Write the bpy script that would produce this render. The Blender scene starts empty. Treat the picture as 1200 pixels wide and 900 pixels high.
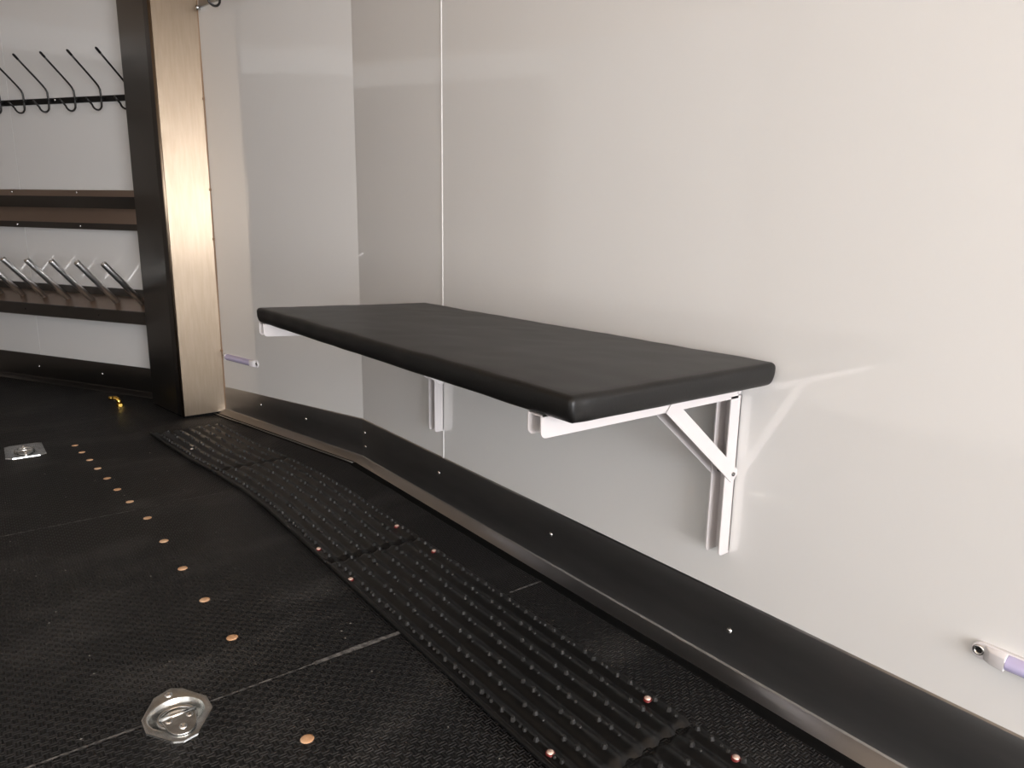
import bpy, bmesh, math, random
from mathutils import Vector, Matrix, noise

random.seed(7)
scn = bpy.context.scene
COL = scn.collection

# ------------------------------------------------------------------ camera
F_PX, PITCH, ROLL, YAW = 834.256, 0.211502, 0.015286, -0.916284
fw = Vector((math.sin(YAW)*math.cos(PITCH), math.cos(YAW)*math.cos(PITCH), -math.sin(PITCH)))
r0 = Vector((math.cos(YAW), -math.sin(YAW), 0)); u0 = r0.cross(fw)
rt = math.cos(ROLL)*r0 + math.sin(ROLL)*u0
up = -math.sin(ROLL)*r0 + math.cos(ROLL)*u0
cam_d = bpy.data.cameras.new('camera'); cam = bpy.data.objects.new('camera', cam_d); COL.objects.link(cam)
cam_d.sensor_fit = 'HORIZONTAL'; cam_d.sensor_width = 36.0; cam_d.lens = F_PX/1200*36
cam_d.clip_start = 0.02; cam_d.clip_end = 100
mw = Matrix(((rt.x, up.x, -fw.x, 0), (rt.y, up.y, -fw.y, 0), (rt.z, up.z, -fw.z, 1.0), (0, 0, 0, 1)))
cam.matrix_world = mw
scn.camera = cam

# ------------------------------------------------------------------ world, light, exposure
w = bpy.data.worlds.new('sky'); scn.world = w; w.use_nodes = True
bg = w.node_tree.nodes['Background']; bg.inputs[0].default_value = (1.0, 0.88, 0.76, 1); bg.inputs[1].default_value = 1.0

REAR_X = 5.0
def area(name, loc, target, sx, sy, power, color, shape='RECTANGLE'):
    l = bpy.data.lights.new(name, 'AREA'); l.shape = shape; l.size = sx
    if shape == 'RECTANGLE': l.size_y = sy
    l.energy = power; l.color = color
    o = bpy.data.objects.new(name, l); COL.objects.link(o); o.location = loc
    o.rotation_euler = (Vector(target)-Vector(loc)).to_track_quat('-Z', 'Y').to_euler()
    return o
# daylight through the open rear doorway, plus an added side fill brightening the bench wall
area('rear_doorway_daylight', (REAR_X-0.03, 0.0, 1.12), (-5, 0.0, 1.12), 2.5, 2.15, 345, (0.94, 0.955, 1.0))
area('side_fill_light', (-0.2, -1.29, 1.05), (-0.2, 3, 1.05), 1.1, 1.95, 8.5, (0.94, 0.97, 1.0))

vs = scn.view_settings
vs.view_transform = 'Standard'; vs.look = 'None'; vs.gamma = 1.0; vs.use_curve_mapping = False
vs.exposure = 0.0

# ------------------------------------------------------------------ materials
def mat(name, color, rough=0.5, metal=0.0, ior=1.5, coat=0.0, coat_rough=0.03, aniso=0.0, spec=0.5):
    m = bpy.data.materials.new(name); m.use_nodes = True
    b = m.node_tree.nodes['Principled BSDF']
    b.inputs['Base Color'].default_value = (*color, 1)
    b.inputs['Roughness'].default_value = rough
    b.inputs['Metallic'].default_value = metal
    b.inputs['IOR'].default_value = ior
    b.inputs['Coat Weight'].default_value = coat
    b.inputs['Coat Roughness'].default_value = coat_rough
    b.inputs['Anisotropic'].default_value = aniso
    b.inputs['Specular IOR Level'].default_value = spec
    return m

def nd(m, t, **kw):
    n = m.node_tree.nodes.new(t)
    for k, v in kw.items(): setattr(n, k, v)
    return n
def lk(m, a, b): m.node_tree.links.new(a, b)
def bsdf(m): return m.node_tree.nodes['Principled BSDF']

def obj_coords(m, scale=(1, 1, 1)):
    g = nd(m, 'ShaderNodeNewGeometry'); mp = nd(m, 'ShaderNodeMapping')
    mp.inputs['Scale'].default_value = scale
    lk(m, g.outputs['Position'], mp.inputs['Vector'])
    return mp.outputs['Vector']

def add_noise_bump(m, scale, strength, dist, vscale=(1, 1, 1), detail=2.0):
    n = nd(m, 'ShaderNodeTexNoise'); n.inputs['Scale'].default_value = scale; n.inputs['Detail'].default_value = detail
    lk(m, obj_coords(m, vscale), n.inputs['Vector'])
    b = nd(m, 'ShaderNodeBump'); b.inputs['Strength'].default_value = strength; b.inputs['Distance'].default_value = dist
    lk(m, n.outputs['Fac'], b.inputs['Height']); lk(m, b.outputs['Normal'], bsdf(m).inputs['Normal'])
    return b

def add_color_noise(m, c1, c2, scale, vscale=(1, 1, 1), lo=0.35, hi=0.65, detail=4.0):
    n = nd(m, 'ShaderNodeTexNoise'); n.inputs['Scale'].default_value = scale; n.inputs['Detail'].default_value = detail
    lk(m, obj_coords(m, vscale), n.inputs['Vector'])
    r = nd(m, 'ShaderNodeValToRGB')
    r.color_ramp.elements[0].position = lo; r.color_ramp.elements[1].position = hi
    r.color_ramp.elements[0].color = (*c1, 1); r.color_ramp.elements[1].color = (*c2, 1)
    lk(m, n.outputs['Fac'], r.inputs['Fac']); lk(m, r.outputs['Color'], bsdf(m).inputs['Base Color'])
    return r

def add_rough_noise(m, lo, hi, scale, vscale):
    n = nd(m, 'ShaderNodeTexNoise'); n.inputs['Scale'].default_value = scale; n.inputs['Detail'].default_value = 3
    lk(m, obj_coords(m, vscale), n.inputs['Vector'])
    mr = nd(m, 'ShaderNodeMapRange'); mr.inputs['From Min'].default_value = .3; mr.inputs['From Max'].default_value = .7
    mr.inputs['To Min'].default_value = lo; mr.inputs['To Max'].default_value = hi
    lk(m, n.outputs['Fac'], mr.inputs['Value']); lk(m, mr.outputs['Result'], bsdf(m).inputs['Roughness'])

M_WALL = mat('gloss_white_panel', (0.86, 0.855, 0.84), 0.10, ior=1.52, coat=1.0, coat_rough=0.02)
bsdf(M_WALL).inputs['Coat IOR'].default_value = 1.7
add_noise_bump(M_WALL, 2.2, 0.10, 0.01)
M_SEAM = mat('white_plastic_strip', (0.78, 0.77, 0.75), 0.4, spec=0.3)
M_DARKWALL = mat('darkened_far_wall', (0.26, 0.22, 0.185), 0.35)  # unseen far wall, darkened to cut bounce light and deepen reflections
M_CEIL = mat('cream_ceiling', (0.85, 0.66, 0.49), 0.45)
M_ALU = mat('brushed_aluminium', (0.74, 0.72, 0.69), 0.34, 1.0, aniso=0.0)
add_color_noise(M_ALU, (0.37, 0.295, 0.215), (0.40, 0.32, 0.24), 3.0, (30, 30, 3))  # peach tint puts the warm mirrored light into the base colour
add_rough_noise(M_ALU, 0.47, 0.52, 5.0, (30, 30, 1.5))
bsdf(M_ALU).inputs['Anisotropic'].default_value = 0.85
_t = nd(M_ALU, 'ShaderNodeCombineXYZ'); _t.inputs[0].default_value = -0.048; _t.inputs[1].default_value = 0.999
lk(M_ALU, _t.outputs[0], bsdf(M_ALU).inputs['Tangent'])
M_ALU2 = mat('mill_aluminium_trim', (0.60, 0.60, 0.60), 0.30, 1.0)
add_color_noise(M_ALU2, (0.42, 0.42, 0.425), (0.47, 0.47, 0.475), 4.0, (1, 1, 6))
M_ALUDARK = mat('dark_reflection_aluminium', (0.15, 0.145, 0.14), 0.30, 1.0)  # aluminium with the dark surroundings it mirrors put into the colour
M_ALUWARM = mat('warm_reflection_aluminium', (0.48, 0.39, 0.33), 0.32, 1.0)  # aluminium with its warm reflections put into the colour
M_BEAD = mat('brown_sealant', (0.30, 0.19, 0.11), 0.5)
M_VINYL = mat('black_vinyl', (0.007, 0.0066, 0.0062), 0.42, spec=0.37)
add_noise_bump(M_VINYL, 260, 0.12, 0.002)
M_WHITEPAINT = mat('white_powder_coat', (0.62, 0.585, 0.58), 0.30, spec=0.4)
M_SCREW = mat('zinc_screw', (0.78, 0.77, 0.75), 0.25, 1.0)
M_ZINC = mat('zinc_plate', (0.66, 0.67, 0.66), 0.24, 1.0)
add_color_noise(M_ZINC, (0.52, 0.53, 0.52), (0.74, 0.75, 0.74), 40)
M_BLACKWIRE = mat('black_wire', (0.012, 0.011, 0.010), 0.35)
M_BLACKRAIL = mat('black_rail', (0.006, 0.006, 0.006), 0.55, spec=0.3)
M_PEG = mat('bare_aluminium_tube', (0.70, 0.70, 0.69), 0.28, 1.0)
M_HOLE = mat('dark_hole', (0.01, 0.01, 0.01), 0.9)
M_LENS = mat('lavender_lens', (0.56, 0.52, 0.78), 0.22, coat=0.6)
M_LAMPBODY = mat('white_lamp_body', (0.82, 0.80, 0.82), 0.25, coat=0.5)
M_BRASS = mat('brass', (0.86, 0.55, 0.12), 0.24, 1.0)
M_WOOD = mat('pale_plywood', (0.74, 0.46, 0.27), 0.9, spec=0.05)
add_color_noise(M_WOOD, (0.66, 0.38, 0.21), (0.82, 0.56, 0.36), 30)
M_COPPER = mat('pink_coated_screw', (0.90, 0.68, 0.58), 0.35, 0.6)
M_RED = mat('red_shadow_ring', (0.16, 0.008, 0.008), 0.5)  # red shadow round the mat screws, put in as a coloured ring
M_SUB = mat('subfloor_plywood', (0.10, 0.07, 0.05), 0.8)
M_MATTBLACK = mat('matt_black', (0.004, 0.004, 0.004), 0.7, spec=0.1)
M_STUD = mat('black_rubber_studs', (0.022, 0.021, 0.020), 0.55, spec=0.4)
M_DUST = mat('grey_dust_line', (0.16, 0.155, 0.15), 0.85)
add_color_noise(M_DUST, (0.045, 0.043, 0.042), (0.20, 0.195, 0.19), 70, lo=.38, hi=.62)
M_CRUMB = mat('pale_crumb', (0.30, 0.28, 0.25), 0.9, spec=0.1)

def rubber(name, base, weave=0.014, strength=0.7, rough=0.5, dust=True, spec=0.28):
    m = mat(name, base, rough, spec=spec)
    pos = obj_coords(m)
    b = bsdf(m)
    # basket weave: blocks of short dashes whose direction alternates
    sep = nd(m, 'ShaderNodeSeparateXYZ'); lk(m, pos, sep.inputs[0])
    def mth(op, a, bb=None):
        n = nd(m, 'ShaderNodeMath', operation=op)
        if isinstance(a, (int, float)): n.inputs[0].default_value = a
        else: lk(m, a, n.inputs[0])
        if bb is not None:
            if isinstance(bb, (int, float)): n.inputs[1].default_value = bb
            else: lk(m, bb, n.inputs[1])
        return n.outputs[0]
    ch = nd(m, 'ShaderNodeTexChecker'); ch.inputs['Scale'].default_value = 1/weave
    ch.inputs['Color1'].default_value = (1, 1, 1, 1); ch.inputs['Color2'].default_value = (0, 0, 0, 1)
    lk(m, pos, ch.inputs['Vector'])
    k = 2*math.pi/(weave*0.5)
    sx = mth('SINE', mth('MULTIPLY', sep.outputs[0], k)); sy = mth('SINE', mth('MULTIPLY', sep.outputs[1], k))
    mix = nd(m, 'ShaderNodeMix', data_type='FLOAT')
    lk(m, ch.outputs['Fac'], mix.inputs[0]); lk(m, sx, mix.inputs[2]); lk(m, sy, mix.inputs[3])
    h = mix.outputs[0]
    bp = nd(m, 'ShaderNodeBump'); bp.inputs['Strength'].default_value = strength; bp.inputs['Distance'].default_value = 0.0036
    lk(m, h, bp.inputs['Height']); lk(m, bp.outputs['Normal'], b.inputs['Normal'])
    if dust:
        n1 = nd(m, 'ShaderNodeTexNoise'); n1.inputs['Scale'].default_value = 2.4; n1.inputs['Detail'].default_value = 6; n1.inputs['Roughness'].default_value = 0.62
        mp = nd(m, 'ShaderNodeMapping'); mp.inputs['Scale'].default_value = (1.6, 0.8, 1); lk(m, pos, mp.inputs[0]); lk(m, mp.outputs[0], n1.inputs['Vector'])
        r1 = nd(m, 'ShaderNodeValToRGB'); r1.color_ramp.elements[0].position = .50; r1.color_ramp.elements[1].position = .74
        lk(m, n1.outputs['Fac'], r1.inputs['Fac'])
        vo = nd(m, 'ShaderNodeTexVoronoi'); vo.inputs['Scale'].default_value = 26; lk(m, pos, vo.inputs['Vector'])
        r2 = nd(m, 'ShaderNodeValToRGB'); r2.color_ramp.elements[0].position = .035; r2.color_ramp.elements[0].color = (1, 1, 1, 1)
        r2.color_ramp.elements[1].position = .06; r2.color_ramp.elements[1].color = (0, 0, 0, 1)
        lk(m, vo.outputs['Distance'], r2.inputs['Fac'])
        n3 = nd(m, 'ShaderNodeTexNoise'); n3.inputs['Scale'].default_value = 9; lk(m, pos, n3.inputs['Vector'])
        r3 = nd(m, 'ShaderNodeValToRGB'); r3.color_ramp.elements[0].position = .55; r3.color_ramp.elements[1].position = .66
        lk(m, n3.outputs['Fac'], r3.inputs['Fac'])
        sp = mth('MULTIPLY', r2.outputs['Color'], r3.outputs['Color'])
        dd = mth('ADD', mth('MULTIPLY', r1.outputs['Color'], 0.45), mth('MULTIPLY', sp, 0.7))
        mc = nd(m, 'ShaderNodeMix', data_type='RGBA')
        lk(m, dd, mc.inputs[0]); mc.inputs[6].default_value = (*base, 1); mc.inputs[7].default_value = (0.10, 0.095, 0.09, 1)
        lk(m, mc.outputs[2], b.inputs['Base Color'])
    return m
M_RUBBER = rubber('black_rubber_sheet', (0.010, 0.0095, 0.0095), rough=0.50)
M_MAT = mat('black_moulded_rubber', (0.006, 0.0058, 0.0057), 0.38, spec=0.42)
add_noise_bump(M_MAT, 60, 0.25, 0.002, detail=4)

# ------------------------------------------------------------------ mesh helpers
def link(name, bm, m, parent=None, smooth=False):
    me = bpy.data.meshes.new(name); bm.normal_update(); bm.to_mesh(me); bm.free()
    me.materials.append(m)
    if smooth:
        for p in me.polygons: p.use_smooth = True
    o = bpy.data.objects.new(name, me); COL.objects.link(o)
    if parent: o.parent = parent
    return o
def link_sharp(name, bm, m, parent=None, angle=0.6):
    bm.normal_update()
    for e in bm.edges:
        e.smooth = not (len(e.link_faces) == 2 and e.calc_face_angle(0) > angle)
    for f in bm.faces: f.smooth = True
    return link(name, bm, m, parent)
def copy_obj(o, parent=None, loc=None):
    c = o.copy(); COL.objects.link(c)
    if parent: c.parent = parent
    if loc is not None: c.location = loc
    return c
def empty(name, loc=(0, 0, 0), rz=0):
    o = bpy.data.objects.new(name, None); COL.objects.link(o); o.location = loc; o.rotation_euler = (0, 0, rz)
    o.empty_display_size = 0.1
    return o
def tag(o, label, cat, group=None):
    o['label'] = label; o['category'] = cat
    if group: o['group'] = group
    return o
def struct(o, label=None):
    o['kind'] = 'structure'
    if label: o['label'] = label
    return o

def add_prism(bm, poly, z0, z1):
    """poly: list of (x,y), any winding; extruded z0..z1"""
    a = sum(poly[i][0]*poly[(i+1) % len(poly)][1]-poly[(i+1) % len(poly)][0]*poly[i][1] for i in range(len(poly)))
    if a < 0: poly = poly[::-1]
    lo = [bm.verts.new((x, y, z0)) for x, y in poly]; hi = [bm.verts.new((x, y, z1)) for x, y in poly]
    n = len(poly)
    bm.faces.new(hi); bm.faces.new(lo[::-1])
    for i in range(n): bm.faces.new((lo[i], lo[(i+1) % n], hi[(i+1) % n], hi[i]))
def prism(poly, z0, z1):
    bm = bmesh.new(); add_prism(bm, poly, z0, z1); return bm
def add_box(bm, x0, x1, y0, y1, z0, z1):
    add_prism(bm, [(x0, y0), (x1, y0), (x1, y1), (x0, y1)], z0, z1)
def box(x0, x1, y0, y1, z0, z1):
    bm = bmesh.new(); add_box(bm, x0, x1, y0, y1, z0, z1); return bm

def add_tube(bm, pts, r, seg=10, cap=True, radii=None):
    pts = [Vector(p) for p in pts]; n = len(pts)
    tang = []
    for i in range(n):
        a = pts[max(i-1, 0)]; b = pts[min(i+1, n-1)]; tang.append((b-a).normalized())
    ref = Vector((0, 0, 1)) if abs(tang[0].z) < .9 else Vector((1, 0, 0))
    u = tang[0].cross(ref).normalized(); rings = []
    for i in range(n):
        t = tang[i]; u = (u - t*u.dot(t)).normalized(); v = t.cross(u)
        rr = radii[i] if radii else r
        rings.append([bm.verts.new(pts[i]+rr*(math.cos(2*math.pi*k/seg)*u+math.sin(2*math.pi*k/seg)*v)) for k in range(seg)])
    for i in range(n-1):
        for k in range(seg):
            bm.faces.new((rings[i][k], rings[i][(k+1) % seg], rings[i+1][(k+1) % seg], rings[i+1][k]))
    if cap:
        bm.faces.new(rings[0][::-1]); bm.faces.new(rings[-1])
def tube(pts, r, **k):
    bm = bmesh.new(); add_tube(bm, pts, r, **k); return bm

def lathe(profile, seg=24):
    """profile list of (r,z) from centre outwards, axis z"""
    bm = bmesh.new(); rings = []
    for r, z in profile:
        if r < 1e-6: rings.append([bm.verts.new((0, 0, z))])
        else: rings.append([bm.verts.new((r*math.cos(2*math.pi*k/seg), r*math.sin(2*math.pi*k/seg), z)) for k in range(seg)])
    for a, b in zip(rings, rings[1:]):
        for k in range(seg):
            k2 = (k+1) % seg
            if len(a) == 1 and len(b) == 1: continue
            if len(a) == 1: bm.faces.new((a[0], b[k2], b[k]))
            elif len(b) == 1: bm.faces.new((a[k], a[k2], b[0]))
            else: bm.faces.new((a[k], a[k2], b[k2], b[k]))
    bmesh.ops.recalc_face_normals(bm, faces=bm.faces)
    return bm
def xform(bm, m):
    bmesh.ops.transform(bm, matrix=m, verts=bm.verts); return bm
def bevel(bm, w, seg=2, ang=0.5):
    bm.normal_update()
    es = [e for e in bm.edges if len(e.link_faces) == 2 and e.calc_face_angle(0) > ang]
    bmesh.ops.bevel(bm, geom=es, offset=w, segments=seg, profile=0.5, affect='EDGES')
    return bm

# ------------------------------------------------------------------ room outline
WY = 1.315                                     # finished face of the side wall
KX, KY = -2.775, 1.315                         # where the side wall turns into the nose wall
TN = Vector((-.9795, -.202, 0)); NN = Vector((.202, -.9795, 0))          # nose wall: towards the post, into the room
PK = Vector((-4.305, .994, 0))                 # nose wall meets front wall (behind the post)
KR = Vector((-4.568, .847, 0)); TR = Vector((.8734, .487, 0)); NR = Vector((.487, -.8734, 0))   # front wall
APEX = Vector((-6.088, 0.0, 0))
CEIL = 2.32
def ymax(x):
    if x >= KX: return WY
    if x >= PK.x: return KY + (x-KX)*(.202/.9795)
    return max(0.0, PK.y + (x-PK.x)*(.487/.8734))

def nose(s, off, z):      # s metres from the kink towards the post
    return Vector((KX, KY, 0)) + TN*s + NN*off + Vector((0, 0, z))
def front(s, off, z, tilt=True):
    dz = -(s+.06)*(.010+.02*(z-1)) if tilt else 0
    return KR + TR*s + NR*off + Vector((0, 0, z+dz))

# ------------------------------------------------------------------ floor
FT = 0.03
outline = [(REAR_X, -WY), (REAR_X, WY), (KX, KY), (PK.x, PK.y), (APEX.x, 0), (PK.x, -PK.y), (KX, -KY)]
floor = struct(link('floor', prism(outline, -0.12, -FT-0.002), M_SUB))
RING = Vector((-1.461, 0.249)); RR = 0.056
SEAMS = [2.59, 1.055, -0.205, -1.463, -2.725, -3.985, -6.0]
def sheet_poly(xa, xb):
    """xa > xb, a strip of the floor between two seams"""
    g = 0.0012; xs = [xa-g]+[x for x in (KX, PK.x) if xb+g < x < xa-g]+[xb+g]
    up_ = [(x, ymax(x)-0.004) for x in xs]; lo_ = [(x, -ymax(x)+0.004) for x in xs[::-1]]
    poly = up_ + lo_
    # notch for the recessed tie-down that straddles the seam
    out = []
    for i, p in enumerate(poly):
        q = poly[(i+1) % len(poly)]; out.append(p)
        if abs(p[0]-q[0]) < 1e-6 and abs(p[0]-RING.x) < RR and abs(p[1]-q[1]) > 1:
            dx = p[0]-RING.x; hy = math.sqrt(RR*RR-dx*dx); s = 1 if q[1] > p[1] else -1
            inner = -1 if abs(p[0]-(xa-g)) < 1e-6 else 1
            for k in range(0, 17):
                a = math.pi*k/16
                out.append((p[0]+inner*math.sin(a)*RR, RING.y - s*math.cos(a)*hy))
    return out
def rubber_sheet(xa, xb):
    poly = sheet_poly(xa, xb)
    bm = bmesh.new()
    vs_ = [bm.verts.new((x, y, 0)) for x, y in poly]
    f = bm.faces.new(vs_); f.normal_update()
    if f.normal.z < 0: f.normal_flip()
    r = bmesh.ops.extrude_face_region(bm, geom=[f])
    bmesh.ops.translate(bm, verts=[v for v in r['geom'] if isinstance(v, bmesh.types.BMVert)], vec=(0, 0, -FT))
    bmesh.ops.recalc_face_normals(bm, faces=bm.faces)
    bmesh.ops.triangulate(bm, faces=bm.faces)
    return link('rubber_sheet', bm, M_RUBBER, floor)
for a, b in zip(SEAMS, SEAMS[1:]): rubber_sheet(a, b)

def seam_line(x, y0, y1, wmax, slope=0.0):
    n = max(8, int((y1-y0)/0.012)); bm = bmesh.new(); L = []; R = []
    for i in range(n+1):
        y = y0+(y1-y0)*i/n; t = 0.5+0.5*noise.noise(Vector((x*3, y*9, 1.3)))
        wv = wmax*(0.25+0.75*t); cx = x + slope*(y-y0) + 0.25*wmax*noise.noise(Vector((x, y*6, 4)))
        L.append(bm.verts.new((cx-wv/2, y, 0.0008))); R.append(bm.verts.new((cx+wv/2, y, 0.0008)))
    for i in range(n): bm.faces.new((L[i], R[i], R[i+1], L[i+1]))
    link('seam_sealant', bm, M_DUST, floor)
seam_line(-1.463, -1.2, 0.187, 0.009); seam_line(-1.463, 0.315, 0.55, 0.008); seam_line(-1.463, 0.55, 0.775, 0.024); seam_line(-1.463, 1.125, 1.24, 0.010)
seam_line(-2.725, -1.2, 0.40, 0.009); seam_line(-2.725, 0.42, 0.74, 0.005)
seam_line(-0.205, 1.12, 1.24, 0.010)

plug_bm = lathe([(0, .0022), (.009, .002), (.0135, .0008), (.0145, -0.002)], 16)
plug = link('wood_plug', plug_bm, M_WOOD, floor, True)
PL = [(-1.229, .440), (-1.687, .428), (-1.919, .423), (-2.150, .420), (-2.387, .418), (-2.622, .414), (-2.824, .393), (-2.991, .378), (-3.153, .367), (-3.310, .355), (-3.456, .344), (-3.598, .332), (-3.732, .320), (-1.0, .442), (-.77, .444)]
for i, (x, y) in enumerate(PL):
    o = plug if i == 0 else copy_obj(plug, floor)
    o.location = (x, y, 0)
# crumbs of debris
bm = bmesh.new(); rnd = random.Random(3)
for i in range(90):
    x = rnd.uniform(-3.6, -0.6); y = rnd.uniform(-.4, .74); s = rnd.uniform(.0008, .0022)*(1.4 if rnd.random() < .1 else 1)
    c = Vector((x, y, s*.5)); ax = rnd.uniform(0, 6.28)
    e = [Vector((math.cos(ax), math.sin(ax), 0))*s*1.5, Vector((-math.sin(ax), math.cos(ax), 0))*s, Vector((0, 0, s))]
    v = [bm.verts.new(c+d) for d in (e[0], e[1], -e[0], -e[1], e[2])]
    for k in range(4): bm.faces.new((v[k], v[(k+1) % 4], v[4]))
crumbs = link('crumb_debris', bm, M_CRUMB); crumbs['kind'] = 'stuff'; tag(crumbs, 'tiny pale crumbs of grit scattered over the black rubber floor', 'debris')

# ------------------------------------------------------------------ walls and ceiling
def wall_slab(name, a, b, n, m, t=0.05, z0=-0.1, z1=CEIL, gap=0.012):
    a = Vector(a); b = Vector(b); n = Vector(n); p = [a-n*gap, b-n*gap, b-n*(gap+t), a-n*(gap+t)]
    return struct(link(name, prism([(q.x, q.y) for q in p], z0, z1), m))
def panel(parent, a, b, n, m, z0=0.0, z1=CEIL, t=0.0115):
    a = Vector(a); b = Vector(b); n = Vector(n); p = [a, b, b-n*t, a-n*t]
    return link('panel', prism([(q.x, q.y) for q in p], z0, z1), m, parent)
SEAMX = -2.116
wall_side = wall_slab('wall_side', (REAR_X, WY, 0), (KX, WY, 0), (0, -1, 0), M_SUB)
panel(wall_side, (REAR_X, WY, 0), (SEAMX+.001, WY, 0), (0, -1, 0), M_WALL)
panel(wall_side, (SEAMX-.001, WY, 0), (KX, WY, 0), (0, -1, 0), M_WALL)
bm = box(SEAMX-.0028, SEAMX+.0028, WY-.0025, WY+.002, .17, CEIL); link('joint_strip', bevel(bm, .001, 1), M_SEAM, wall_side)
wall_nose = wall_slab('wall_nose', (KX, KY, 0), PK, NN, M_SUB)
panel(wall_nose, (KX, KY, 0), PK, NN, M_WALL)
wall_front = wall_slab('wall_front', PK, APEX, NR, M_SUB)
SJ = -1.04
pj = KR+TR*SJ
panel(wall_front, PK, pj+TR*.0015, NR, M_WALL); panel(wall_front, pj-TR*.0015, APEX, NR, M_WALL)
mir = lambda v: Vector((v.x, -v.y, 0))
wo = wall_slab('wall_opposite', (-0.8, -WY, 0), (KX, -KY, 0), (0, 1, 0), M_SUB); 
panel(wo, (-0.8, -WY, 0), (KX, -KY, 0), (0, 1, 0), M_WALL, 0, 2.14); panel(wo, (-0.8, -WY, 0), (KX, -KY, 0), (0, 1, 0), M_WALL, 2.14, CEIL)
wor = wall_slab('wall_opposite_rear', (REAR_X, -WY, 0), (0.4, -WY, 0), (0, 1, 0), M_SUB); panel(wor, (REAR_X, -WY, 0), (0.4, -WY, 0), (0, 1, 0), M_WALL)
wol = wall_slab('wall_opposite_lintel', (0.4, -WY, 0), (-0.8, -WY, 0), (0, 1, 0), M_WALL, z0=2.08)  # closes the wall above the gap left for the added side fill
won = wall_slab('wall_opposite_nose', (KX, -KY, 0), mir(PK), mir(NN), M_SUB)
panel(won, (KX, -KY, 0), mir(PK), mir(NN), M_WALL, 0, 2.14); panel(won, (KX, -KY, 0), mir(PK), mir(NN), M_WALL, 2.14, CEIL)
wof = wall_slab('wall_opposite_front', mir(PK), APEX, mir(NR), M_SUB)
panel(wof, mir(PK), APEX, mir(NR), M_DARKWALL, 0, 2.14); panel(wof, mir(PK), APEX, mir(NR), M_WALL, 2.14, CEIL)
ceil = struct(link('ceiling', prism(outline, CEIL, CEIL+.05), M_CEIL))

# ------------------------------------------------------------------ baseboards
def profile_strip(name, pa, pb, n, prof_a, prof_b, m, parent=None):
    """sheet between two ends; prof = list of (off,z)"""
    bm = bmesh.new(); A = []; B = []
    for (o1, z1), (o2, z2) in zip(prof_a, prof_b):
        A.append(bm.verts.new(Vector(pa)+Vector(n)*o1+Vector((0, 0, z1)))); B.append(bm.verts.new(Vector(pb)+Vector(n)*o2+Vector((0, 0, z2))))
    for i in range(len(A)-1): bm.faces.new((A[i], B[i], B[i+1], A[i+1]))
    bmesh.ops.recalc_face_normals(bm, faces=bm.faces)
    for f in bm.faces:
        if f.normal.dot(Vector(n)) + f.normal.z < 0: f.normal_flip()
    bmesh.ops.solidify(bm, geom=bm.faces[:], thickness=0.0012)
    return link_sharp(name, bm, m, parent, 0.5)
def bprof(h, foot=0.05):
    return [(0.0005, h), (0.004, h-.003), (0.0065, h-.022), (0.007, h*.5), (0.0074, .040), (0.0080, .024), (0.0110, .0200), (foot, .0030), (foot+.002, .0005)]
screw_bm = lathe([(0, .0040), (.003, .0038), (.0058, .0022), (.0068, 0)], 12)
screw_me = None
def screw(parent, loc, n, r=1.0, m=None, name='screw'):
    global screw_me
    if screw_me is None:
        screw_me = bpy.data.meshes.new('screw'); screw_bm.to_mesh(screw_me); screw_me.materials.append(M_SCREW)
        for p in screw_me.polygons: p.use_smooth = True
    o = bpy.data.objects.new(name, screw_me); COL.objects.link(o)
    o.rotation_mode = 'QUATERNION'; o.rotation_quaternion = Vector(n).to_track_quat('Z', 'Y'); o.location = loc; o.scale = (r, r, r)
    o.parent = parent
    if m: 
        o.data = screw_me.copy(); o.data.materials[0] = m
    return o
bs = struct(profile_strip('baseboard_side', (REAR_X-.01, WY, 0), (KX-.002, WY, 0), (0, -1, 0), bprof(.187), bprof(.191), M_ALU2))
for x, z in ((-2.138, .126), (-1.503, .115), (-.869, .108), (-.235, .105), (KX-.004+.03, .134), (KX-.004+.034, .072)): screw(bs, (x, WY-.0068, z), (0, -1, 0))
bn_len = (Vector((-3.975, 1.0665, 0))-Vector((KX, KY, 0))).length
e = nose(bn_len, 0, 0)
bn = struct(profile_strip('baseboard_nose', (KX, KY, 0), e, NN, bprof(.191), bprof(.150), M_ALU2))
for x in (-3.601, -3.202): s = (x-KX)/TN.x; screw(bn, nose(s, .0068, .109), NN)
p0 = front(.30, 0, 0, False); p1 = front(-1.72, 0, 0, False)
bf = struct(profile_strip('baseboard_front', p0, p1, NR, bprof(.166), bprof(.172), M_ALUDARK))
for s in (-1.06, -.466): screw(bf, front(s, .0068, .101), NR)
# black bead along the foot of the baseboards
def bead(parent, a, b, n, off, wd, h):
    bm = bmesh.new(); a = Vector(a); b = Vector(b); n = Vector(n); N = 60; rows = []
    for i in range(N+1):
        p = a.lerp(b, i/N)
        wv = wd*(1+.25*noise.noise(p*5))
        rows.append([bm.verts.new(p+n*(off+d)+Vector((0, 0, z))) for d, z in ((-.004, h*.6), (wv*.35, h), (wv, 0.0))])
    for i in range(N):
        for k in range(2): bm.faces.new((rows[i][k], rows[i+1][k], rows[i+1][k+1], rows[i][k+1]))
    bmesh.ops.recalc_face_normals(bm, faces=bm.faces)
    link('black_bead', bm, M_MATTBLACK, parent, True)
bead(bs, (REAR_X-.02, WY, 0), (KX+.01, WY, 0), (0, -1, 0), .050, .024, .006)
bead(bn, (KX-.006, KY, 0), e, NN, .050, .024, .006)
# thin loose edge strip lying in front of the nose foot
bm = bmesh.new(); a = nose(.0, .062, .004); b = nose(bn_len+.02, .066, .004)
add_tube(bm, [a.lerp(b, i/20)+Vector((0, 0, .001*math.sin(i))) for i in range(21)], .0035, seg=6)
link('edge_strip', bm, M_ALU2, bn, True)

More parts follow.
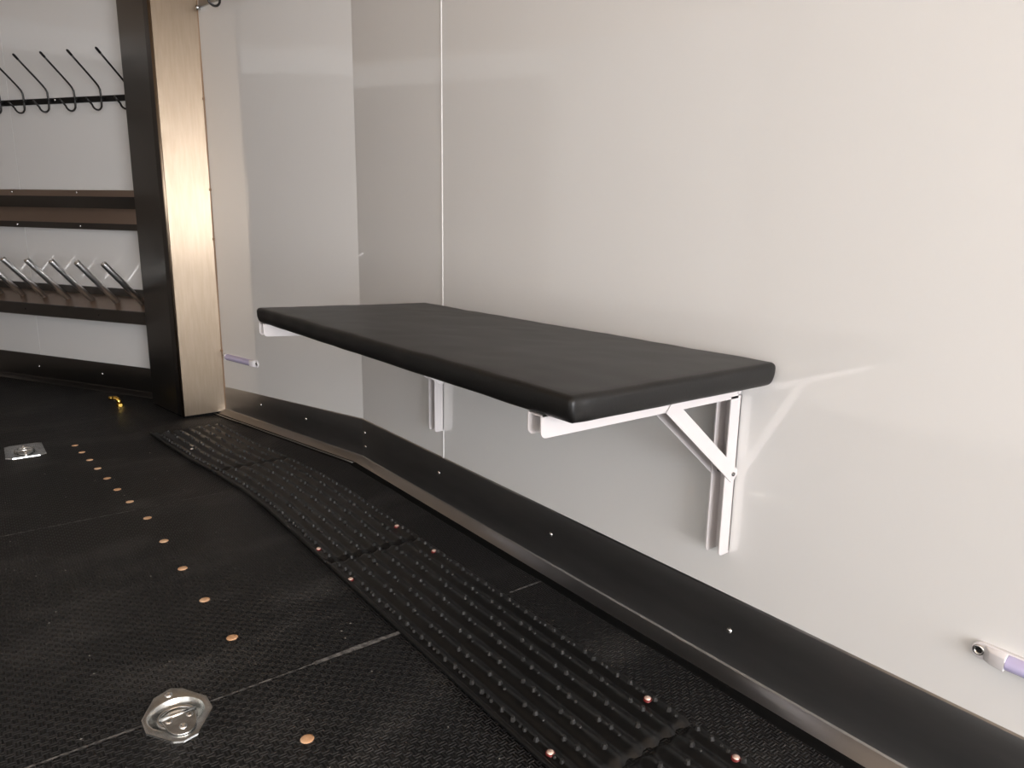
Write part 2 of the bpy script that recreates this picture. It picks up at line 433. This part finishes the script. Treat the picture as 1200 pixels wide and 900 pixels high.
# ------------------------------------------------------------------ corner post
A = Vector((-3.955, .842, 0)); B = Vector((-3.966, 1.072, 0)); C = Vector((-4.381, .780, 0))
post = empty('corner_post', (A.x, A.y, 0)); tag(post, 'floor-to-ceiling brushed aluminium corner post between bench wall and hook wall', 'post')
def local(bm, o): return xform(bm, Matrix.Translation(-o.location))
ab = (B-A).normalized(); nf = Vector((ab.y, -ab.x, 0)); ac = (C-A).normalized(); ns = Vector((-ac.y, ac.x, 0))
if nf.dot(-A) < 0: nf = -nf
if ns.dot(-A) < 0: ns = -ns
def slab(a, b, n, t, z0, z1):
    return prism([(a.x, a.y), (b.x, b.y), ((b-n*t).x, (b-n*t).y), ((a-n*t).x, (a-n*t).y)], z0, z1)
link('front_sheet', local(slab(A+ab*.004, B, nf, .004, .012, CEIL), post), M_ALU, post)
E1 = A+ac*.075
link('side_sheet', local(slab(E1, C, ns, .004, .010, CEIL), post), M_ALUDARK, post)  # dark reflection is in the sheet's colour
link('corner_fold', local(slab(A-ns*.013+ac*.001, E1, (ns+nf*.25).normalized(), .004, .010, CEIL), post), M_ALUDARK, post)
bm = tube([A+Vector((0, 0, .012)), A+Vector((0, 0, CEIL))], .0075, seg=10); link('edge_trim', local(bm, post), M_ALU, post, True)
core = [A-nf*.006-ns*.008, B-nf*.006, PK-NN*.0+Vector((.03, -.02, 0)), C-ns*.008+ac*-.01]
link('post_core', local(prism([(q.x, q.y) for q in core], 0.0, CEIL), post), M_MATTBLACK, post)
bd = B+NN*.004-ab*.004
bm = tube([bd+Vector((0.002*math.sin(z*9), 0, z)) for z in [0.01+i*.06 for i in range(38)]], .0042, seg=6); link('corner_bead', local(bm, post), M_BEAD, post, True)
for z in (.34, .93, 1.18, 1.62): link('bead_clip', local(tube([bd+Vector((0, 0, z)), bd+Vector((0, 0, z+.012))], .008, seg=6), post), M_BEAD, post, True)

# ------------------------------------------------------------------ folding bench
bench = empty('folding_bench', (-1.5, 1.3, .30)); tag(bench, 'wall-mounted bench with black vinyl cushion on white folding brackets', 'bench')
def axis_vals(h, r, n, k=5):
    e = [-h + r*(1-math.cos(math.pi/2*i/k)) for i in range(k)]
    mid = [-(h-r) + 2*(h-r)*i/n for i in range(n+1)]
    return e + mid + [-v for v in e[::-1]]
def rounded_box(hx, hy, hz, r, nx, ny, nz):
    X = axis_vals(hx, r, nx); Y = axis_vals(hy, r, ny); Zv = axis_vals(hz, r, nz)
    bm = bmesh.new(); cache = {}
    def V(x, y, z):
        key = (round(x, 6), round(y, 6), round(z, 6))
        if key not in cache:
            p = Vector((x, y, z)); q = Vector((max(-hx+r, min(hx-r, x)), max(-hy+r, min(hy-r, y)), max(-hz+r, min(hz-r, z))))
            d = p-q
            if d.length > 1e-9:
                p = q + d.normalized()*r
            cache[key] = bm.verts.new(p)
        return cache[key]
    def grid(U, W, fn):
        for i in range(len(U)-1):
            for j in range(len(W)-1):
                bm.faces.new((fn(U[i], W[j]), fn(U[i+1], W[j]), fn(U[i+1], W[j+1]), fn(U[i], W[j+1])))
    for s in (-hz, hz): grid(X, Y, lambda a, b: V(a, b, s))
    for s in (-hy, hy): grid(X, Zv, lambda a, b: V(a, s, b))
    for s in (-hx, hx): grid(Y, Zv, lambda a, b: V(s, a, b))
    bmesh.ops.recalc_face_normals(bm, faces=bm.faces)
    return bm
HX, HY, HZ = .765, .282, .0245
bm = rounded_box(HX, HY, HZ, .0125, 90, 34, 3)
for v in bm.verts:
    x, y, z = v.co; a = x/HX; b = y/HY
    top = (z+HZ)/(2*HZ)
    crown = .005*(1-abs(a)**6)*(1-abs(b)**4)
    wr = .0016*noise.noise(Vector((x*5, y*9, 0))) + .0009*noise.noise(Vector((x*14, y*22, 3)))
    ed = .0022*noise.noise(Vector((x*11, y*11, z*20+5)))*(1 if max(abs(a), abs(b)) > .93 else 0)
    # the vinyl is pulled in under the board
    pull = .005*max(0, 1-top*2.2)
    nx = x - pull*(1 if a > .9 else -1 if a < -.9 else 0) + ed
    ny = y - pull*(1 if b > .9 else -1 if b < -.9 else 0) + ed
    # fold at the front right corner
    if a > .93 and b < -.80: nx -= .006*math.exp(-((y+HY-.018)/.010)**2)*(1-.5*top)
    t = (ny+HY)/(2*HY)
    # the far end is cut on a slant: 1.53 m long at the front edge, 1.40 m at the wall
    left = -2.342 + .125*t; right = -.808
    u = (nx+HX)/(2*HX)
    zz = .7205 + z + top*(crown+wr)
    v.co = Vector((left+(right-left)*u, .742+ (1.308-.742)*t, zz))-bench.location
cush = link('cushion', bm, M_VINYL, bench, True); cush['label'] = 'black vinyl cushion'
def side_plate(bm, x0, x1, poly, shift=0.0):
    """poly in (y,z); plate between x0..x1; shift = extra x per metre towards the room"""
    n = len(poly)
    sh = lambda y: shift*(1.29-y)
    a = [bm.verts.new((x0+sh(y), y, z)) for y, z in poly]; b = [bm.verts.new((x1+sh(y), y, z)) for y, z in poly]
    bm.faces.new(a); bm.faces.new(b[::-1])
    for i in range(n): bm.faces.new((a[i], b[i], b[(i+1) % n], a[(i+1) % n]))
def rect_round(y0, y1, z0, z1, r, corners):
    """corners: subset of 'ab' a=(y0,z0) b=(y1,z0)"""
    pts = []
    def arc(cy, cz, a0, a1): 
        for k in range(6):
            a = a0+(a1-a0)*k/5; pts.append((cy+r*math.cos(a), cz+r*math.sin(a)))
    if 'a' in corners: arc(y0+r, z0+r, math.pi, 1.5*math.pi)
    else: pts.append((y0, z0))
    if 'b' in corners: arc(y1-r, z0+r, 1.5*math.pi, 2*math.pi)
    else: pts.append((y1, z0))
    pts += [(y1, z1), (y0, z1)]
    return pts
def bracket(xr, width, shift, brace=True):
    xl = xr-width; T = .003
    # arm: inverted channel under the cushion
    bm = bmesh.new()
    pl = rect_round(.748, 1.302, .655, .696, .012, 'a')
    side_plate(bm, xr-T, xr, pl, shift); side_plate(bm, xl, xl+T, pl, shift)
    side_plate(bm, xl, xr, [(.750, .693), (1.302, .693), (1.302, .696), (.750, .696)], shift)
    bmesh.ops.recalc_face_normals(bm, faces=bm.faces)
    arm = link('support_arm', local(bm, bench), M_WHITEPAINT, bench)
    # leg: channel screwed to the wall, open towards the room
    bm = bmesh.new()
    pl = rect_round(1.277, WY-.0008, .292, .660, .010, 'a')
    side_plate(bm, xr-T, xr, pl); side_plate(bm, xl, xl+T, pl)
    side_plate(bm, xl, xr, [(WY-T-.001, .297), (WY-.001, .297), (WY-.001, .660), (WY-T-.001, .660)])
    bmesh.ops.recalc_face_normals(bm, faces=bm.faces)
    leg = link('wall_leg', local(bm, bench), M_WHITEPAINT, bench)
    # brace: narrower channel from arm to leg
    a = Vector((0, 1.075, .668)); b = Vector((0, 1.303, .480)); d = (b-a).normalized(); nrm = Vector((0, -d.z, d.y)); h = .0165
    ring = []
    ea, eb = a-d*.0, b+d*.004
    ring = [ea+nrm*h, eb+nrm*h, eb+d*.006+nrm*h*.5, eb+d*.006-nrm*h*.5, eb-nrm*h, ea-nrm*h]
    pl = [(p.y, p.z) for p in ring]
    bm = bmesh.new()
    side_plate(bm, xr+.0005, xr+.0035, pl, shift); side_plate(bm, xl-.0035, xl-.0005, pl, shift)
    hi = h if nrm.z > 0 else -h
    ia, ib = a+d*.03, b-d*.045
    web = [ia+nrm*hi, ib+nrm*hi, ib+nrm*(hi*.82), ia+nrm*(hi*.82)]
    side_plate(bm, xl-.0005, xr+.0005, [(p.y, p.z) for p in web], shift)
    bmesh.ops.recalc_face_normals(bm, faces=bm.faces)
    br = link('brace', local(bm, bench), M_WHITEPAINT, bench)
    bm = tube([(xr+.0065, 1.300, .483), (xl-.0065, 1.300, .483)], .0045, seg=10)
    link('pivot_pin', local(bm, bench), M_ALUDARK, bench, True)
    bm = tube([(xr+.004, 1.302, .668), (xl-.004, 1.302, .668)], .005, seg=10)
    link('hinge_pin', local(bm, bench), M_WHITEPAINT, bench, True)
bracket(-.892, .038, 0.0)
bracket(-2.113, .042, -.335)

# ------------------------------------------------------------------ traction mats
def mat_off(x):
    pts = [(1.0, 0), (-2.45, 0), (-2.70, -.014), (-2.97, -.045), (-3.2, -.085), (-3.75, -.14)]
    for (a, oa), (b, ob) in zip(pts, pts[1:]):
        if b <= x <= a: return oa+(ob-oa)*(a-x)/(a-b)
    return pts[-1][1]
ROWS = [.798, .846, .893, .942, .990, 1.038, 1.082]
V0, V1 = .779, 1.102
def crest(v):
    for a, b in zip(ROWS, ROWS[1:]):
        if a <= v <= b:
            t = (v-a)/(b-a); return abs(math.cos(math.pi*t))**1.3
    return .75
def traction_mat(x0, x1, label, screws):
    root = empty('traction_mat', ((x0+x1)/2, .94, 0)); tag(root, label, 'floor mat', 'ridged black rubber traction mats along the bench wall')
    L = x1-x0; nu = int(L/.011); nv = 78
    bm = bmesh.new(); G = []
    for i in range(nu+1):
        u = i/nu; row = []
        for j in range(nv+1):
            v = V0+(V1-V0)*j/nv
            wave = .0045*math.cos(2*math.pi*(v-ROWS[0])/.048)
            x = x0+L*u
            x += wave*((1-2*u))**7*-1 if False else 0
            # scalloped ends
            de = min(u, 1-u)*L
            x += (wave if u < .5 else -wave)*max(0, 1-de/.03)*(-1)
            c = crest(v)
            rim = max(0, 1-de/.022)
            z = .004 + .0095*max(c*(.9+.1*noise.noise(Vector((x*30, v*30, 0)))), .8*rim)
            if de < .001: z = .001
            if j in (0, nv): z = .001
            row.append(bm.verts.new((x-root.location.x, v+mat_off(x)-root.location.y, z)))
        G.append(row)
    for i in range(nu):
        for j in range(nv): bm.faces.new((G[i][j], G[i+1][j], G[i+1][j+1], G[i][j+1]))
    bmesh.ops.recalc_face_normals(bm, faces=bm.faces)
    if bm.faces[0].normal.z < 0: bmesh.ops.reverse_faces(bm, faces=bm.faces)
    link('ridged_body', bm, M_MAT, root, True)
    # raised lip on the room side
    n = 40
    bm = tube([(x0+L*i/n-root.location.x, V0-.002+mat_off(x0+L*i/n)-root.location.y, .009) for i in range(n+1)], .0062, seg=8)
    link('edge_lip', bm, M_MAT, root, True)
    # gripping studs on the ridges
    bm = bmesh.new(); rs = random.Random(int(x0*100))
    def stud(x, v, r, h):
        if not (x0+.012 < x < x1-.012): return
        for sx, sy, _ in screws:
            if abs(x-sx) < .012 and abs(v-sy) < .012: return
        c = Vector((x-root.location.x, v+mat_off(x)-root.location.y, .011)); seg = 6; ph = rs.random()
        lo = [bm.verts.new(c+Vector((r*1.15*math.cos(ph+k*2*math.pi/seg), r*1.15*math.sin(ph+k*2*math.pi/seg), 0))) for k in range(seg)]
        hi = [bm.verts.new(c+Vector((r*.75*math.cos(ph+k*2*math.pi/seg), r*.75*math.sin(ph+k*2*math.pi/seg), h))) for k in range(seg)]
        bm.faces.new(hi)
        for k in range(seg): bm.faces.new((lo[k], lo[(k+1) % seg], hi[(k+1) % seg], hi[k]))
    for ri, v in enumerate(ROWS):
        base = -1.680 - .065*(ri-1)
        k0 = int((x0-base)/.128)-2
        for k in range(k0, k0+14):
            bx = base+k*.128 if ri not in (0, 6) else base+k*.112
            j = lambda: rs.uniform(-.002, .002)
            stud(bx+j(), v+j(), .0056, .0100); stud(bx+.036+j(), v+j(), .0058, .0100); stud(bx+.058+j(), v+j(), .0038, .0050)
            if ri in (0, 6): stud(bx+.075+j(), v+j(), .0046, .007)
    st = link('studs', bm, M_STUD, root); st['kind'] = 'stuff'
    for sx, sy, m in screws:
        screw(root, (sx-root.location.x, sy+mat_off(sx)-root.location.y, .013), (0, 0, 1), 1.15, M_COPPER if m else M_SCREW, 'screw')
        if m:
            bm = lathe([(.005, .001), (.0092, .0012), (.0098, -.004)], 14)
            o = link('red_shadow_ring', bm, M_RED, root, True); o.location = (sx-root.location.x, sy+mat_off(sx)-root.location.y, .0125)
traction_mat(-.793, .32, 'nearest ridged black rubber mat, cut off by the bottom edge of the picture', [(-.677, 1.079, 1), (-.68, .797, 1)])
traction_mat(-1.914, -.803, 'long ridged black rubber mat on the floor in front of the bench', [(-.900, 1.075, 1), (-.900, .798, 1), (-1.794, 1.078, 1), (-1.774, .786, 1)])
traction_mat(-2.972, -1.922, 'ridged black rubber mat between the long near mat and the far mat', [(-2.033, 1.075, 1), (-2.017, .790, 1)])
traction_mat(-3.72, -2.98, 'farthest ridged black rubber mat ending by the foot of the aluminium post', [(-3.33, .83, 0)])

# ------------------------------------------------------------------ recessed tie-down rings
def tie_down(loc, rz, label, outline_pts, deep, sc=1.0):
    root = empty('tie_down_ring', (*loc, 0), rz); tag(root, label, 'tie-down ring', 'recessed zinc tie-down rings in the floor')
    # plate with a round well
    bm = bmesh.new(); seg = 48; RI = .054*sc
    outer = outline_pts
    def edge_at(a):
        d = Vector((math.cos(a), math.sin(a)))
        best = None
        for i in range(len(outer)):
            p = Vector(outer[i]); q = Vector(outer[(i+1) % len(outer)]); e_ = q-p
            den = d.x*e_.y-d.y*e_.x
            if abs(den) < 1e-9: continue
            t = (p.x*e_.y-p.y*e_.x)/den; s_ = (p.x*d.y-p.y*d.x)/den
            if t > 0 and -1e-6 <= s_ <= 1+1e-6: best = t if best is None else min(best, t)
        return best
    depth = .030 if deep else .0035
    z = .0035 if deep else .0045
    prof = [None, None, (RI+.003, z), (RI, z-.001), (RI*.92, z-depth*.35), (RI*.80, z-depth*.8), (RI*.68, z-depth), (RI*.28, z-depth), (RI*.22, z-depth-.002), (0, z-depth-.002)]
    rings = []
    angs = sorted(set([2*math.pi*k/seg for k in range(seg)]+[math.atan2(p[1], p[0]) % (2*math.pi) for p in outer]))
    n = len(angs)
    for pi_, pr in enumerate(prof):
        ring = []
        for a in angs:
            if pi_ == 0: r = edge_at(a)+.0012; zz = 0.0
            elif pi_ == 1: r = edge_at(a); zz = z
            else: r, zz = pr
            ring.append(bm.verts.new((r*math.cos(a), r*math.sin(a), zz)))
        rings.append(ring)
    for a, b in zip(rings, rings[1:]):
        for k in range(n): bm.faces.new((a[k], a[(k+1) % n], b[(k+1) % n], b[k]))
    bmesh.ops.remove_doubles(bm, verts=bm.verts, dist=1e-5)
    bmesh.ops.recalc_face_normals(bm, faces=bm.faces)
    if sum(f.normal.z for f in bm.faces) < 0: bmesh.ops.reverse_faces(bm, faces=bm.faces)
    link_sharp('pan', bm, M_ZINC, root, .5)
    # ring lying in the well
    R = RI*.66; zr = z-depth*.45+.002
    pts = [(R*math.cos(a), R*math.sin(a)*1.0, zr) for a in [2*math.pi*k/36 for k in range(37)]]
    link('ring', tube(pts, .0052*sc, seg=10, cap=False), M_ZINC, root, True)
    # half-round hinge plate
    hp = [(.008*sc, -.040*sc), (.008*sc, .040*sc)]
    arc = [(.036*sc+.046*sc*math.cos(a), .030*sc*math.sin(a)) for a in [math.radians(d) for d in range(78, -79, -12)]]
    poly = [(.012*sc, -.037*sc)]+arc[::-1]+[(.012*sc, .037*sc)]
    poly2 = [(.030*sc, -.036*sc), (.030*sc, .036*sc)]+arc
    bm = prism([(.012*sc, .034*sc), (.012*sc, -.034*sc)]+arc[::-1], z+.0004, z+.004)
    bevel(bm, .0012, 2)
    hingeplate = link('hinge_plate', bm, M_ZINC, root)
    bm = tube([(.012*sc, -.036*sc, z+.004), (.012*sc, .036*sc, z+.004)], .0045*sc, seg=10); link('hinge_knuckle', bm, M_ZINC, hingeplate, True)
    for x, y in ((.026, -.020), (.026, .020)):
        bm = lathe([(.0025*sc, .0015), (.006*sc, .0022), (.0072*sc, 0)], 14); o = link('rivet', bm, M_SCREW, root, True); o.location = (x*sc, y*sc, z+.004)
    for x, y in ((.058, 0), (-.072, 0)):
        bm = lathe([(0, .001), (.003*sc, .0012), (.0045*sc, .0035), (.0075*sc, .0032), (.0085*sc, 0)], 14); o = link('bolt_head', bm, M_SCREW, root, True); o.location = (x*sc, y*sc, z+(.004 if x > 0 else 0))
    return root
OUT = [(-1.478, .185), (-1.431, .185), (-1.373, .223), (-1.363, .241), (-1.370, .269), (-1.436, .315), (-1.483, .314), (-1.541, .279), (-1.556, .258), (-1.540, .221)]
OUTL = [(x-RING.x, y-RING.y) for x, y in OUT]
tie_down((RING.x, RING.y), 0, 'zinc tie-down ring in a floor plate on the rubber seam, nearest the camera', OUTL, True)
OUT2 = [(-.11, -.05), (-.11, .05), (-.095, .072), (.09, .075), (.11, .05), (.11, -.05), (.09, -.075), (-.095, -.072)]
tie_down((-3.757, .128), 0, 'smaller-looking zinc tie-down plate far away at the left edge of the floor', OUT2, False)

# ------------------------------------------------------------------ marker lights
def wall_light(o3, t, n, length, label, h=.0155):
    """o3 = end cap centre on wall, t = along, n = out of the wall"""
    root = empty('wall_light', o3); tag(root, label, 'light', 'slim lavender marker lights low on the wall')
    t = Vector(t); n = Vector(n); upv = Vector((0, 0, 1))
    mtx = Matrix(((t.x, upv.x, n.x, 0), (t.y, upv.y, n.y, 0), (t.z, upv.z, n.z, 0), (0, 0, 0, 1)))   # local: x along, y up, z out
    def stadium(x0, x1, hh, k=10):
        return [(x0+hh+hh*math.cos(a), hh*math.sin(a)) for a in [math.pi/2+math.pi*i/k for i in range(k+1)]]+[(x1-hh+hh*math.cos(a), hh*math.sin(a)) for a in [-math.pi/2+math.pi*i/k for i in range(k+1)]]
    bm = prism(stadium(0, length, h), 0, .008); bevel(bm, .002, 2); link_sharp('base', xform(bm, mtx), M_LAMPBODY, root, .7)
    for s in (0, 1):
        bm = bmesh.new(); x0, x1 = (.018, .056)
        if s: x0, x1 = length-.018, length-.056
        v = [bm.verts.new(p) for p in ((x0, -h*.92, .006), (x0, h*.92, .006), (x1, h*.92, .006), (x1, -h*.92, .006), (x0+(x1-x0)*.35, -h*.7, .020), (x0+(x1-x0)*.35, h*.7, .020), (x1, h*.78, .026), (x1, -h*.78, .026))]
        for f in ((0, 1, 5, 4), (4, 5, 6, 7), (1, 2, 6, 5), (3, 0, 4, 7), (2, 3, 7, 6), (0, 3, 2, 1)): bm.faces.new([v[i] for i in f])
        bmesh.ops.recalc_face_normals(bm, faces=bm.faces); bevel(bm, .002, 2); link_sharp('end_block', xform(bm, mtx), M_LAMPBODY, root, .7)
        cx = .012 if not s else length-.012
        bm = xform(lathe([(0, .0002), (.0055, .0002), (.0055, .0012), (.008, .0024), (.0098, 0)], 16), Matrix.Translation((cx, 0, .008))); link('screw_ring', xform(bm, mtx), M_SCREW, root, True)
        bm = xform(lathe([(0, .0008), (.0042, .0005), (.0046, 0)], 12), Matrix.Translation((cx, 0, .0082))); link('screw_hole', xform(bm, mtx), M_HOLE, root, True)
    bm = bmesh.new(); n_ = 8
    sec = [(h*.84*math.cos(a), .008+.0185*math.sin(a)) for a in [math.pi*i/n_ for i in range(n_+1)]]
    R0 = [bm.verts.new((.0565, y, z)) for y, z in sec]; R1 = [bm.verts.new((length-.0565, y, z)) for y, z in sec]
    for i in range(n_): bm.faces.new((R0[i], R0[i+1], R1[i+1], R1[i]))
    bm.faces.new(R0[::-1]); bm.faces.new(R1); bm.faces.new((R0[0], R1[0], R1[-1], R0[-1]))
    bmesh.ops.recalc_face_normals(bm, faces=bm.faces)
    link_sharp('lens', xform(bm, mtx), M_LENS, root, .8)
wall_light((-.393, WY, .3115), (1, 0, 0), (0, -1, 0), .40, 'slim white wall light with lavender lens right of the bench, above the baseboard')
s_end = (-3.605-KX)/TN.x
wall_light(nose(s_end, 0, .3185), TN, NN, .36, 'slim white wall light with lavender lens half hidden beside the aluminium post', .020)

# ------------------------------------------------------------------ hook racks
def hook_shapes(P):
    """P(off,dz) -> point in the plane of the hook"""
    main = [P(.205, .178), P(.16, .137), P(.10, .083), P(.062, .048), P(.045, .030), P(.036, .012), P(.034, -.02), P(.034, -.06)]
    for k in range(1, 9):
        a = math.pi*k/9*1.02; main.append(P(.034+.030*(1-math.cos(a)), -.066-.032*math.sin(a)))
    main += [P(.108, -.060), P(.124, -.045)]
    return main
def hook_rack(name_label, basept, tdir, ndir, svals, s0, s1, zc, zfun, rail_mat, rail_h=.031):
    root = empty('hook_rack', basept(s0, 0, 0)); tag(root, name_label, 'hook rack')
    loc = root.location.copy()
    bm = bmesh.new()
    a0, a1 = basept(s0, 0, 0), basept(s1, 0, 0); n = Vector(ndir)
    vs8 = []
    for (sv) in (s0, s1):
        for off in (.0, .014):
            for dz in (-rail_h/2, rail_h/2):
                vs8.append(bm.verts.new(basept(sv, off, zfun(sv, zc+dz))-loc))
    for f in ((0, 1, 3, 2), (4, 6, 7, 5), (0, 4, 5, 1), (2, 3, 7, 6), (1, 5, 7, 3), (0, 2, 6, 4)): bm.faces.new([vs8[i] for i in f])
    bmesh.ops.recalc_face_normals(bm, faces=bm.faces); bevel(bm, .002, 1)
    link('rail', bm, rail_mat, root)
    bmp = basept
    for i, sv in enumerate(svals):
        P = lambda off, dz: bmp(sv, off, zfun(sv, zc+.03+dz))-loc
        pts = hook_shapes(P)
        h = link('hook', tube(pts, .0054, seg=8), M_BLACKWIRE, root, True)
        d = (pts[0]-pts[1]).normalized()
        link('rubber_tip', tube([pts[0]-d*.03, pts[0]-d*.002, pts[0]+d*.004], .0068, seg=8, radii=[.0068, .0068, .004]), M_BLACKRAIL, h, True)
        link('hook_clamp', tube([P(.012, -.03), P(.040, -.03)], .0075, seg=8), M_BLACKRAIL, root, True)
    return root
fz = lambda s, z: z
hr = hook_rack('black rail with a row of long black wire hooks on the white front wall', lambda s, off, z: front(s, off, z), TR, NR, [.022, -.197, -.411, -.635, -.852, -1.068, -1.285], -1.56, .16, 1.686, fz, M_BLACKRAIL)
for s in (-.62, -1.11): screw(hr, front(s+.012, .0145, 1.690)-hr.location, NR)
sh = (-3.938-KX)/TN.x
nr_ = hook_rack('hook rail, reflected light coloured in as grey, with black wire hooks high on the nose wall beside the post', lambda s, off, z: nose(s, off, z), TN, NN, [(-3.695-KX)/TN.x, (-3.475-KX)/TN.x, (-3.255-KX)/TN.x], sh, (-3.10-KX)/TN.x, 2.062, fz, M_ALU2, .040)  # rail's grey is reflected light put into its material
bm = tube([nose(sh-.004, .014, 2.040)-nr_.location, nose(sh+.006, .02, 2.040)-nr_.location], .012, seg=10); link('end_cap', bm, M_ZINC, nr_, True)

# ------------------------------------------------------------------ channel and peg shelf on the front wall
ch = empty('wall_channel', front(-.6, 0, 1.08)); tag(ch, 'long metal channel, warm and dark reflections coloured in, screwed to the front wall below the hooks', 'wall channel')
def strip_front(parent, prof, s0, s1, m, name):
    bm = bmesh.new(); A_ = [bm.verts.new(front(s0, o, z)-parent.location) for o, z in prof]; B_ = [bm.verts.new(front(s1, o, z)-parent.location) for o, z in prof]
    for i in range(len(prof)-1): bm.faces.new((A_[i], B_[i], B_[i+1], A_[i+1]))
    bmesh.ops.recalc_face_normals(bm, faces=bm.faces)
    for f in bm.faces:
        if f.normal.dot(NR) < -1e-3 or (abs(f.normal.dot(NR)) < 1e-3 and f.normal.z < 0): f.normal_flip()
    bmesh.ops.solidify(bm, geom=bm.faces[:], thickness=.0015)
    return link_sharp(name, bm, m, parent, .3)
strip_front(ch, [(.060, 1.190), (.063, 1.155)], -1.62, .10, M_ALUWARM, 'top_flange')
strip_front(ch, [(.063, 1.155), (.012, 1.090)], -1.62, .10, M_ALUDARK, 'upper_face')  # mirrored dark floor put into the colour
strip_front(ch, [(.012, 1.090), (.060, 1.006)], -1.62, .10, M_ALUWARM, 'lower_face')  # mirrored warm ceiling put into the colour
strip_front(ch, [(.060, 1.006), (.060, .972)], -1.62, .10, M_ALUDARK, 'bottom_flange')
strip_front(ch, [(.0, 1.190), (.060, 1.190)], -1.62, .10, M_ALU2, 'top_return')
strip_front(ch, [(.060, .972), (.0, .972)], -1.62, .10, M_ALUDARK, 'bottom_return')
for s in (-1.073+.05, -.491+.05): screw(ch, front(s, .0635, 1.176)-ch.location, NR)
for s in (-1.062+.05, -.492+.05): screw(ch, front(s, .0625, .987)-ch.location, NR)

ps = empty('peg_shelf', front(-.6, 0, .55)); tag(ps, 'metal shelf with slanted aluminium pegs on the front wall above the baseboard', 'shelf')
strip_front(ps, [(.002, .634), (.010, .632), (.012, .590)], -1.70, .125, M_ALUDARK, 'rear_upstand')
strip_front(ps, [(.012, .590), (.143, .527)], -1.70, .125, M_ALUWARM, 'tray')
strip_front(ps, [(.143, .5275), (.147, .524), (.147, .456), (.139, .452)], -1.70, .125, M_ALUDARK, 'front_lip')
pa = front(.03, .075, .565); pb = front(.03, .300, .800); d = (pb-pa)
def peg_bm():
    bm = bmesh.new(); L = d.length; rr = .0165
    pr = [(0, 0), (rr, 0), (rr, L*.5), (rr, L-.002), (rr-.001, L), (rr-.0035, L), (rr-.0038, L-.03), (0, L-.03)]
    b2 = lathe(pr, 16); return b2
peg_me = None
for i in range(8):
    s = .03-.2115*i
    a = front(s, .072, .562); b = front(s, .300, .802); dd = b-a
    if peg_me is None:
        o = link('peg', peg_bm(), M_PEG, ps, True); peg_me = o.data
    else:
        o = bpy.data.objects.new('peg', peg_me); COL.objects.link(o); o.parent = ps
    o.location = a-ps.location; o.rotation_mode = 'QUATERNION'; o.rotation_quaternion = dd.to_track_quat('Z', 'Y')
for s in (-.9, -.25): 
    bm = xform(lathe([(0, .002), (.004, .0018), (.005, 0)], 10), NR.to_track_quat('Z', 'Y').to_matrix().to_4x4()); o = link('rivet', bm, M_HOLE, ps, True); o.location = front(s, .148, .490)-ps.location

# ------------------------------------------------------------------ brass elbow
el = empty('brass_elbow', (-4.44, .613, 0)); tag(el, 'small brass pipe elbow lying on the black floor near the post', 'pipe fitting')
RV = Vector((.609, .793, 0))
pts = [RV*.006+Vector((0, 0, .014)), RV*.003+Vector((0, 0, .030)), -RV*.003+Vector((0, 0, .041)), -RV*.014+Vector((0, 0, .047)), -RV*.032+Vector((0, 0, .048))]
link('elbow_body', tube(pts, .0125, seg=12), M_BRASS, el, True)
link('nut', tube([RV*.007+Vector((0, 0, .0)), RV*.006+Vector((0, 0, .016))], .018, seg=6), M_BRASS, el)
link('thread', tube([-RV*.030+Vector((0, 0, .048)), -RV*.050+Vector((0, 0, .0475))], .0105, seg=12), M_BRASS, el, True)
